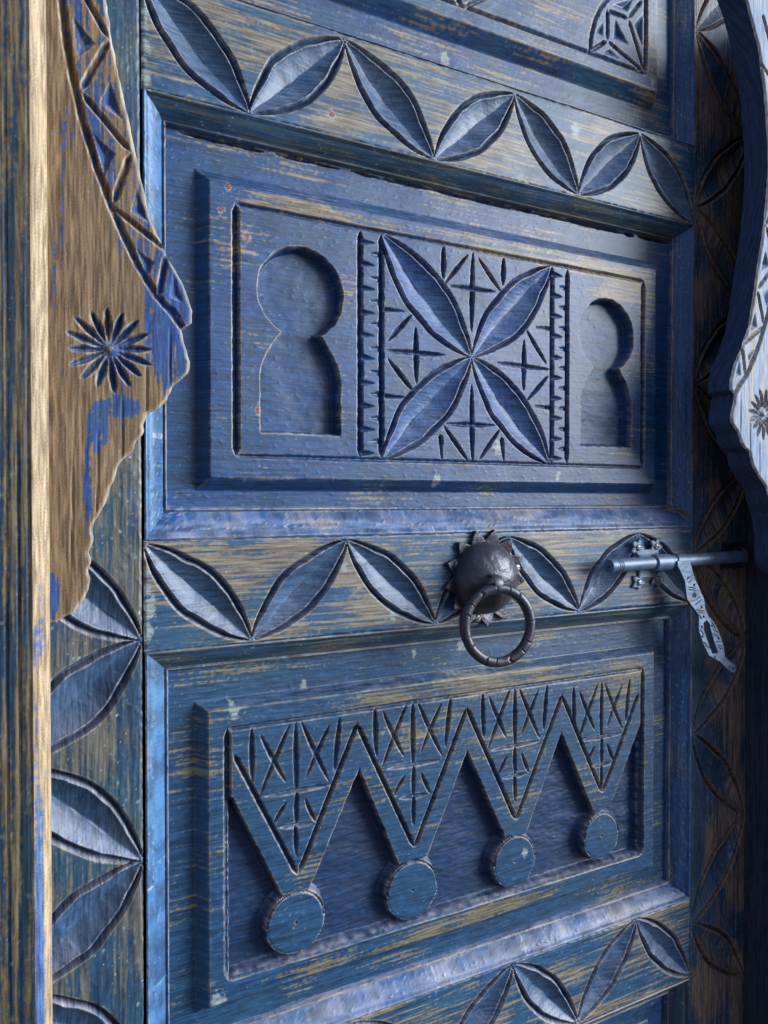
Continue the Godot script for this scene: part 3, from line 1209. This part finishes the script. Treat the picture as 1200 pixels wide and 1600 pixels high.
func panel_lower(t: Node3D) -> void:
	begin(0.160, -0.515, 0.838, -0.154, 0.0009, FLOOR)
	panel_base(0.1888, -0.4870, 0.7915, -0.1905, 0.0092, 0.0115, 0.0070)
	var L := FIELD
	var zx := [0.2190, 0.2215, 0.2705, 0.2993, 0.3553, 0.4026, 0.4382, 0.4903, 0.5433, 0.5741, 0.6272, 0.6792, 0.7059, 0.7585, 0.7630]
	var zy := [-0.2800, -0.2828, -0.3884, -0.3884, -0.2758, -0.3872, -0.3850, -0.2784, -0.3873, -0.3881, -0.2773, -0.3840, -0.3840, -0.2860, -0.2800]
	# sunk ground under the zigzag plate
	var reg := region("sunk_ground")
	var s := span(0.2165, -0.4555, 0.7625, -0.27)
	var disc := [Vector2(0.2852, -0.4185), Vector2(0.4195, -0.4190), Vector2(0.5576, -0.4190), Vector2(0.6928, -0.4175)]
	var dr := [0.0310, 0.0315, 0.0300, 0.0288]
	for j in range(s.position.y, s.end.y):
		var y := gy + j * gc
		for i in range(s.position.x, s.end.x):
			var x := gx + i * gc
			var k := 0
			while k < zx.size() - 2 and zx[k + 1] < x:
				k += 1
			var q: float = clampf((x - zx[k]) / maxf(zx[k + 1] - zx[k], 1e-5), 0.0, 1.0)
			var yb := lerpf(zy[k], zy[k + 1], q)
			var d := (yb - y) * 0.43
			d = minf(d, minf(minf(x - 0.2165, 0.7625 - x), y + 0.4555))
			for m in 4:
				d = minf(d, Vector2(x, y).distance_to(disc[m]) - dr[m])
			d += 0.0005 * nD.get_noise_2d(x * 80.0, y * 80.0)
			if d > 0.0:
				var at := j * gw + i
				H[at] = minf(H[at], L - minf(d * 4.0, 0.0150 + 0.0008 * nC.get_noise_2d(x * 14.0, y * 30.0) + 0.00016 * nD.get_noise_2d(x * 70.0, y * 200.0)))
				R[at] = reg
	frame_groove(0.2160, -0.4545, 0.7622, -0.2162)
	# each pendant: a carved triangle above a roundel
	var tl := [Vector2(0.2229, -0.2420), Vector2(0.3540, -0.2323), Vector2(0.4904, -0.2325), Vector2(0.6290, -0.2367)]
	var bt := [Vector2(0.2872, -0.3700), Vector2(0.4219, -0.3718), Vector2(0.5587, -0.3690), Vector2(0.6935, -0.3615)]
	var tr := [Vector2(0.3529, -0.2300), Vector2(0.4893, -0.2315), Vector2(0.6280, -0.2330), Vector2(0.7551, -0.2480)]
	for k in 4:
		var rd := region("roundel")
		var ds := span(disc[k].x - 0.033, disc[k].y - 0.033, disc[k].x + 0.033, disc[k].y + 0.033)
		for j in range(ds.position.y, ds.end.y):
			for i in range(ds.position.x, ds.end.x):
				var p := Vector2(gx + i * gc, gy + j * gc)
				var d := p.distance_to(disc[k])
				if d < dr[k]:
					var at := j * gw + i
					if R[at] == 0:
						R[at] = rd
						H[at] = minf(H[at], L - 0.0008 - 0.0007 * smoothstep(dr[k] - 0.003, dr[k], d))
						# the scribed line where the plate meets the disc
						if d > dr[k] - 0.0016 and p.y > disc[k].y:
							H[at] -= 0.002
						if d < 0.0012:
							H[at] -= 0.003
		var rg := region("carved_triangle")
		triangle(tl[k], bt[k], tr[k], 0.0, L, 1.0, rg)
		cut(tl[k].x - 0.001, tl[k].y + 0.002, bt[k].x, bt[k].y - 0.002, 0.0058, 0.0066, L, 0, rg)
		cut(tr[k].x + 0.001, tr[k].y + 0.002, bt[k].x, bt[k].y - 0.002, 0.0058, 0.0066, L, 0, rg)
		var cx: float = bt[k].x - 0.0020
		var dy: float = (tl[k].y + tr[k].y) * 0.5 + 0.2360
		for q in [[0.0, -0.2172, 0.0, -0.2925, 1.2], [0.0, -0.2860, 0.0, -0.3220, 1.1], [0.0, -0.3160, 0.0, -0.3540, 1.0], [-0.0345, -0.2866, 0.0345, -0.2878, 0.9], [-0.0190, -0.3210, 0.0190, -0.3220, 0.9],
				[-0.0460, -0.2175, -0.0445, -0.2730, 1.15], [0.0480, -0.2190, 0.0415, -0.2760, 1.15], [-0.0375, -0.2240, -0.0110, -0.2780, 1.0], [-0.0060, -0.2180, -0.0395, -0.2880, 1.0], [0.0045, -0.2180, 0.0368, -0.2850, 1.0], [0.0360, -0.2250, 0.0090, -0.2780, 1.0],
				[-0.0100, -0.2965, -0.0245, -0.3170, 0.9], [0.0090, -0.2970, 0.0215, -0.3220, 0.9]]:
			var jit := Vector2(rng.randf() - 0.5, rng.randf() - 0.5) * 0.0016
			cut(cx + q[0] + jit.x, q[1] + dy + jit.y, cx + q[2] - jit.y, q[3] + dy - jit.x, 0.0056 * q[4], 0.0048, L, 1, rg)
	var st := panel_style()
	st.wear = -0.22
	st.blue = Color(0.010, 0.056, 0.15)
	st.blue_pale = Color(0.030, 0.118, 0.26)
	st.carved_wear = -0.12
	st.wood = Color(0.28, 0.255, 0.15)
	wear_patch(0.48, -0.206, 0.30, 0.012, 0.4)
	wear_patch(0.40, -0.24, 0.10, 0.04, 0.25)
	wear_patch(0.52, -0.24, 0.08, 0.04, 0.3)
	wear_patch(0.70, -0.23, 0.08, 0.05, 0.35)
	wear_patch(0.31, -0.375, 0.03, 0.03, 0.35)
	wear_patch(0.44, -0.35, 0.03, 0.05, 0.3)
	wear_patch(0.57, -0.35, 0.03, 0.05, 0.25)
	wear_patch(0.50, -0.405, 0.30, 0.05, -0.25)
	wear_patch(0.27, -0.38, 0.06, 0.08, -0.2)
	wear_patch(0.45, -0.467, 0.26, 0.010, 0.4)
	chips = [Vector4(0.2055, -0.474, 0.006, 1), Vector4(0.222, -0.200, 0.005, 1), Vector4(0.572, -0.412, 0.0035, 1), Vector4(0.30, -0.186, 0.003, 1), Vector4(0.492, -0.163, 0.005, 1), Vector4(0.502, -0.165, 0.003, 1), Vector4(0.430, -0.167, 0.003, 1)]
	finish("raised_panel", t, st, false, "paint", -0.036, false, null, "lower raised panel with four carved pendants ending in roundels")


func panel_top(t: Node3D) -> void:
	begin(0.20, 0.470, 0.838, 0.70, 0.0014, FLOOR)
	panel_base(0.0, 0.5090, 0.7920, 0.90, 0.0095, 0.0160, 0.015)
	cut(0.762, 0.5400, 0.762, 0.71, 0.0074, 0.0060, FIELD)
	cut(0.19, 0.5415, 0.765, 0.5425, 0.0054, 0.0045, FIELD)
	var L := FIELD
	# a pointed leaf with sunk triangles in the corner of the field
	var reg := region("carved_corner_leaf")
	var s := span(0.668, 0.545, 0.760, 0.66)
	for j in range(s.position.y, s.end.y):
		for i in range(s.position.x, s.end.x):
			if Vector2(gx + i * gc - 0.772, gy + j * gc - 0.545).length() < 0.104:
				R[j * gw + i] = reg
	var rim: Array = []
	for k in 9:
		var a := PI - k * 0.19
		rim.append(Vector2(0.772 + 0.1035 * cos(a), 0.545 + 0.1035 * sin(a)))
	cuts(rim, 0.0055, 0.0045, L)
	for q in [[0.6685, 0.5442, 0.6966, 0.5651], [0.6966, 0.5651, 0.6964, 0.6050], [0.6966, 0.5651, 0.7601, 0.5437], [0.6964, 0.6018, 0.7318, 0.6029], [0.7318, 0.6029, 0.7601, 0.5437], [0.7318, 0.6029, 0.7560, 0.6330]]:
		cut(q[0], q[1], q[2], q[3], 0.0054, 0.0045, L)
	triangle(Vector2(0.6782, 0.5706), Vector2(0.6885, 0.5860), Vector2(0.6890, 0.5690), 0.005, L, 0.9, reg)
	triangle(Vector2(0.7090, 0.5960), Vector2(0.7326, 0.5705), Vector2(0.7080, 0.5720), 0.006, L, 0.9, reg)
	triangle(Vector2(0.7000, 0.5560), Vector2(0.7200, 0.5485), Vector2(0.6900, 0.5485), 0.005, L, 0.9, reg)
	triangle(Vector2(0.7421, 0.5980), Vector2(0.7580, 0.6172), Vector2(0.7580, 0.5700), 0.006, L, 0.9, reg)
	triangle(Vector2(0.7050, 0.6110), Vector2(0.7300, 0.6110), Vector2(0.7400, 0.6300), 0.005, L, 0.9, reg)
	cut(0.4842, 0.5415, 0.440, 0.575, 0.006, 0.005, L)
	cut(0.4842, 0.5415, 0.535, 0.575, 0.006, 0.005, L)
	triangle(Vector2(0.470, 0.566), Vector2(0.4842, 0.553), Vector2(0.500, 0.566), 0.005, L, 0.9)
	var st := panel_style()
	st.wear = -0.10
	st.teal = Color(0.05, 0.15, 0.22)
	wear_patch(0.60, 0.60, 0.12, 0.06, 0.25)
	chips = [Vector4(0.775, 0.535, 0.004, 1), Vector4(0.47, 0.49, 0.005, 1)]
	finish("raised_panel", t, st, false, "paint", -0.036, false, null, "top raised panel with a carved corner leaf, cut by the frame")


func panel_bottom(t: Node3D) -> void:
	begin(0.40, -0.78, 0.838, -0.657, 0.0016, FLOOR)
	panel_base(0.0, -1.0, 0.7915, -0.690, 0.0092, 0.0115, 0.010)
	cut(0.3, -0.716, 0.762, -0.716, 0.0054, 0.0045, FIELD)
	cut(0.762, -0.714, 0.762, -0.80, 0.0074, 0.0060, FIELD)
	finish("raised_panel", t, panel_style(), false, "paint", -0.036, false, null, "bottom raised panel, only its top edge in view")


# ------------------------------------------------------------------ ironwork
func knocker() -> void:
	var c := Vector3(0.5075, HY - 0.0855, 0.0)
	var t := thing("door_knocker", "dark iron door knocker with domed spiked plate and hanging twisted ring", "door knocker", Vector3(c.x, c.y, 0.001))
	# spiked plate
	begin(c.x - 0.058, -0.1445, c.x + 0.058, -0.0275, 0.0007, 0.0034)
	var cy := -0.0860
	for j in gh:
		for i in gw:
			var x := gx + i * gc - c.x
			var y := gy + j * gc - cy
			var r := sqrt(x * x + y * y)
			var a := atan2(y, x) / TAU * 13.0 + 0.2
			var k := absf(a - round(a)) * 2.0
			var lim := lerpf(0.0550, 0.0410, k)
			var at := j * gw + i
			if r > lim:
				R[at] = -1
			else:
				H[at] += 0.0022 * smoothstep(0.035, 0.054, r) + 0.0006 * nC.get_noise_2d(x * 60.0, y * 60.0)
	finish("spiked_plate", t, flat_style(), false, "paint", 0.0008, false, M.iron)
	# dome
	var dome := func(a: float, b: float) -> Vector3:
		var ang := a * TAU
		var r := 0.0402 * sin(b * PI * 0.5)
		var z := 0.0030 + 0.0310 * pow(cos(b * PI * 0.5), 0.85)
		var dent := 0.0009 * nC.get_noise_2d(cos(ang) * r * 50.0, sin(ang) * r * 50.0) + 0.00007 * nD.get_noise_2d(cos(ang) * r * 330.0, sin(ang) * r * 330.0)
		return Vector3(c.x - 0.003 + cos(ang) * r, c.y + sin(ang) * r, z + dent)
	sheet("dome", t, 144, 60, dome, null, M.iron)
	# staple that holds the ring
	var sc := Vector3(0.4945, HY - 0.0895, 0.0355)
	var staple := func(a: float, b: float) -> Vector3:
		var ang := a * TAU
		var e := b * TAU
		var r := 0.0098 + 0.0014 * cos(e)
		return sc + Vector3(0.0062 * sin(e), r * sin(ang), r * cos(ang))
	sheet("staple", t, 40, 16, staple, null, M.iron)
	# ring
	var tilt := Basis(Vector3.UP, deg_to_rad(-9.0)) * Basis(Vector3.RIGHT, deg_to_rad(-4.0))
	var big := 0.0388
	var rc := sc + Vector3(0.0, -0.0035, 0.006)
	var ring := func(a: float, b: float) -> Vector3:
		var ang := a * TAU + PI * 0.5
		var e := b * TAU
		var r := 0.0056
		# slanting cuts hammered round the ring
		var v := fposmod(a * 15.0 + 0.30 * sin(e) + 0.22 * sin(a * 40.0), 1.0)
		var on := smoothstep(0.07, 0.0, absf(v - 0.5))
		r -= 0.0016 * on * smoothstep(-0.35, 0.5, sin(e * 1.0 + (PI * 0.25 if int(a * 15.0) % 2 == 0 else -PI * 0.25)))
		r *= 1.0 + 0.05 * sin(a * 31.0 + 1.0)
		var rr := big + r * cos(e)
		return rc + tilt * Vector3(rr * cos(ang), rr * sin(ang) - big, r * sin(e))
	sheet("ring", t, 340, 18, ring, null, M.iron)
	for p in [Vector2(0.4700, -0.0700), Vector2(0.5512, -0.0768), Vector2(0.4965, -0.1300)]:
		screw(t, p.x, p.y, 0.0035, 0.0046)


func flat_style() -> Style:
	var s := Style.new()
	s.rough = 0.5
	return s


func screw(t: Node3D, x: float, y: float, z: float, r: float) -> void:
	begin(x - r, y - r, x + r, y + r, 0.00045, z)
	var a := rng.randf() * PI
	for j in gh:
		for i in gw:
			var dx := gx + i * gc - x
			var dy := gy + j * gc - y
			var d := sqrt(dx * dx + dy * dy) / r
			var at := j * gw + i
			if d > 1.0:
				R[at] = -1
			H[at] = z + 0.0022 * sqrt(maxf(0.0, 1.0 - d * d * 0.9))
			if absf(dx * sin(a) - dy * cos(a)) < 0.00055:
				H[at] -= 0.0011
	finish("screw", t, flat_style(), false, "paint", z - 0.001, false, M.screw)


func bolt() -> void:
	var t := thing("slide_bolt", "blue-grey round slide bolt with flat pierced handle, right of the knocker", "bolt", Vector3(0.76, HY - 0.078, 0.001))
	# bracket with four eared corners
	begin(0.728, -0.112, 0.790, -0.046, 0.0007, 0.0036)
	var ears := [Vector2(0.7430, -0.0595), Vector2(0.7752, -0.0590), Vector2(0.7448, -0.1035), Vector2(0.7775, -0.1005)]
	for j in gh:
		for i in gw:
			var p := Vector2(gx + i * gc, gy + j * gc)
			var d := maxf(absf(p.x - 0.760) - 0.0150, absf(p.y + 0.0805) - 0.0185)
			for e: Vector2 in ears:
				var v := p - e
				var ang := atan2(v.y, v.x)
				d = minf(d, v.length() - 0.0092 - 0.0022 * cos(ang * 5.0 + 0.6))
			if d > 0.0:
				R[j * gw + i] = -1
			else:
				H[j * gw + i] -= 0.0012 * smoothstep(-0.0015, 0.0, d)
	for e: Vector2 in [Vector2(0.757, -0.060), Vector2(0.762, -0.104)]:
		cut(e.x - 0.008, e.y, e.x + 0.008, e.y, 0.0016, 0.0012, 0.0036, 1)
	finish("bracket_plate", t, flat_style(), false, "paint", 0.0006, false, M.steel)
	for e: Vector2 in ears:
		screw(t, e.x, e.y, 0.0036, 0.0042)
	# the rod
	var a0 := Vector3(0.6765, HY - 0.0785, 0.020)
	var a1 := Vector3(0.926, HY - 0.0748, 0.020)
	var dir := (a1 - a0).normalized()
	var side := Vector3(0, 0, 1)
	var up := side.cross(dir).normalized()
	var rod := func(a: float, b: float) -> Vector3:
		var s := a * (a1 - a0).length()
		var r := 0.0081
		if a < 0.006:
			r *= a / 0.006
			s = 0.0
		elif a < 0.012:
			r *= 0.97
			s = 0.0012 * (a - 0.006) / 0.006
		for g in [0.0105, 0.0135, 0.0165]:
			r -= 0.0009 * smoothstep(0.0009, 0.0, absf(s - g))
		r += 0.0001 * nC.get_noise_2d(s * 200.0, sin(b * TAU) * 2.0)
		var e := b * TAU
		return a0 + dir * s + (side * cos(e) + up * sin(e)) * r
	sheet("rod", t, 300, 24, rod, null, M.steel, false, true)
	# strap over the rod
	var strap := func(a: float, b: float) -> Vector3:
		var s := lerpf(0.7500, 0.7790, a)
		var e := PI * (-0.62 + 1.24 * b)
		var r := 0.0104
		if a < 0.05 or a > 0.95:
			r -= 0.0016 * (1.0 - minf(a, 1.0 - a) / 0.05)
		var p := Vector3(0, sin(e) * r, cos(e) * r)
		return Vector3(s, HY - 0.0774 + p.y, maxf(0.003, 0.020 + p.z))
	sheet("strap", t, 40, 28, strap, null, M.steel, false, true)
	# collar that carries the handle
	var collar := func(a: float, b: float) -> Vector3:
		var s := lerpf(0.7855, 0.8070, a) + 0.003 * sin(b * TAU) * (1.0 - a)
		var e := b * TAU
		var r := 0.0094 if a > 0.03 and a < 0.97 else 0.0074
		return Vector3(s, HY - 0.0768 + sin(e) * r, 0.020 + cos(e) * r)
	sheet("collar", t, 30, 24, collar, null, M.steel, false, true)
	# flat handle, pierced low down, with engraved lines and punched dots
	var poly := PackedVector2Array([Vector2(0.7835, -0.076), Vector2(0.7830, -0.0810), Vector2(0.791, -0.0925), Vector2(0.7975, -0.103), Vector2(0.7988, -0.1148), Vector2(0.801, -0.1251), Vector2(0.8109, -0.1359), Vector2(0.8196, -0.1441), Vector2(0.8212, -0.1502), Vector2(0.8206, -0.1655), Vector2(0.8287, -0.185), Vector2(0.839, -0.1998), Vector2(0.8596, -0.2096), Vector2(0.8701, -0.2176), Vector2(0.8806, -0.2249), Vector2(0.8873, -0.2265), Vector2(0.8912, -0.2234), Vector2(0.8885, -0.2169), Vector2(0.8779, -0.2105), Vector2(0.8686, -0.2035), Vector2(0.8659, -0.1884), Vector2(0.8579, -0.1703), Vector2(0.8488, -0.1574), Vector2(0.8398, -0.1498), Vector2(0.8346, -0.1409), Vector2(0.832, -0.127), Vector2(0.8256, -0.1163), Vector2(0.818, -0.104), Vector2(0.8117, -0.0935), Vector2(0.8067, -0.0805), Vector2(0.806, -0.076)])
	var slot := PackedVector2Array([Vector2(0.8290, -0.1570), Vector2(0.8360, -0.1539), Vector2(0.8411, -0.1586), Vector2(0.8438, -0.1691), Vector2(0.8490, -0.1834), Vector2(0.8556, -0.1979), Vector2(0.8440, -0.1977), Vector2(0.8350, -0.1787), Vector2(0.8298, -0.1660)])
	begin(0.780, -0.230, 0.894, -0.074, 0.0006, 0.030)
	for j in gh:
		for i in gw:
			var p := Vector2(gx + i * gc, gy + j * gc)
			var at := j * gw + i
			if not Geometry2D.is_point_in_polygon(p, poly) or Geometry2D.is_point_in_polygon(p, slot):
				R[at] = -1
			H[at] += 0.004 * smoothstep(-0.10, -0.23, p.y) + 0.0004 * nC.get_noise_2d(p.x * 40.0, p.y * 40.0)
	var dots := [Vector2(0.8024, -0.0981), Vector2(0.8136, -0.1076), Vector2(0.8137, -0.1207), Vector2(0.8268, -0.1366), Vector2(0.8304, -0.1489), Vector2(0.8258, -0.1617), Vector2(0.8269, -0.1738), Vector2(0.845, -0.162), Vector2(0.8575, -0.1789), Vector2(0.8492, -0.2025), Vector2(0.8774, -0.2184), Vector2(0.8846, -0.2209)]
	for k in dots.size():
		for q in 2:
			var s := span(dots[k].x - 0.004, dots[k].y - 0.004, dots[k].x + 0.004, dots[k].y + 0.004)
			for j in range(s.position.y, s.end.y):
				for i in range(s.position.x, s.end.x):
					var d: float = Vector2(gx + i * gc, gy + j * gc).distance_to(dots[k])
					if q == 0 and d < 0.0014:
						H[j * gw + i] -= 0.0022
					elif q == 1 and k == 2 and absf(d - 0.0030) < 0.0006:
						H[j * gw + i] -= 0.0010
	for q in [[0.7960, -0.1020, 0.8120, -0.0950], [0.7990, -0.1090, 0.8190, -0.1130], [0.7990, -0.1120, 0.8215, -0.1165], [0.8000, -0.1060, 0.8120, -0.1000], [0.8060, -0.1300, 0.8290, -0.1230], [0.8110, -0.1345, 0.8300, -0.1260], [0.8150, -0.1400, 0.8340, -0.1430], [0.8165, -0.1425, 0.8345, -0.1455], [0.8200, -0.1440, 0.8280, -0.1540],
			[0.8215, -0.1660, 0.8290, -0.1700], [0.8225, -0.1640, 0.8300, -0.1730], [0.8270, -0.1800, 0.8345, -0.1860], [0.8300, -0.1860, 0.8400, -0.1900], [0.8340, -0.1920, 0.8420, -0.1890], [0.8430, -0.1540, 0.8530, -0.1680], [0.8450, -0.1660, 0.8570, -0.1720], [0.8470, -0.1720, 0.8600, -0.1800], [0.8510, -0.1830, 0.8640, -0.1850], [0.8530, -0.1870, 0.8650, -0.1910], [0.8540, -0.1900, 0.8660, -0.1950]]:
		cut(q[0], q[1], q[2], q[3], 0.0020, 0.0013, 0.0302 + 0.004 * smoothstep(-0.10, -0.23, (q[1] + q[3]) * 0.5), 1)
	finish("handle", t, flat_style(), false, "paint", 0.0262, false, M.steel)
	# iron keeper on the stile that takes the end of the rod
	var k := thing("bolt_keeper", "dark iron keeper loop on the shaded stile taking the end of the bolt", "bolt keeper", Vector3(0.926, HY - 0.075, 0.0))
	var keeper := func(a: float, b: float) -> Vector3:
		var ang := a * TAU
		var e := b * TAU
		var r := 0.0108 + 0.0024 * cos(e)
		return Vector3(0.9245 + 0.0062 * sin(e), HY - 0.0750 + r * sin(ang), 0.0165 + r * cos(ang))
	sheet("loop", k, 36, 14, keeper, null, M.iron)
	begin(0.905, -0.093, 0.950, -0.057, 0.0012, 0.0006)
	soften(0.003, 0.0006)
	finish("plate", k, flat_style(), false, "paint", -0.002, false, M.iron)


func straw() -> void:
	# dry stalks caught in the lower right corner of the upper opening
	var t := thing("straw_wisps", "few dry straw wisps caught in the lower right corner above the bolt", "straw", Vector3(0.83, HY - 0.012, -0.012))
	for k in 9:
		var a := Vector3(0.800 + 0.020 * rng.randf(), HY - 0.006 - 0.008 * rng.randf(), -0.0135 + 0.004 * rng.randf())
		var b := Vector3(0.832 + 0.012 * rng.randf(), HY - 0.012 - 0.016 * rng.randf(), -0.006 + 0.008 * rng.randf())
		var mid := (a + b) * 0.5 + Vector3(0, 0.003 + 0.004 * rng.randf(), 0.003)
		var f := func(u: float, v: float) -> Vector3:
			var p := a.lerp(mid, u).lerp(mid.lerp(b, u), u)
			return p + Vector3(0.3 * sin(v * TAU), cos(v * TAU), sin(v * TAU)) * 0.00045
		var st := Style.new()
		st.wear = 2.0
		st.keep = 1.0
		st.wood = Color(0.42, 0.30, 0.17)
		st.wood_dark = Color(0.28, 0.19, 0.10)
		sheet("stalk", t, 14, 6, f, st, M.bare)
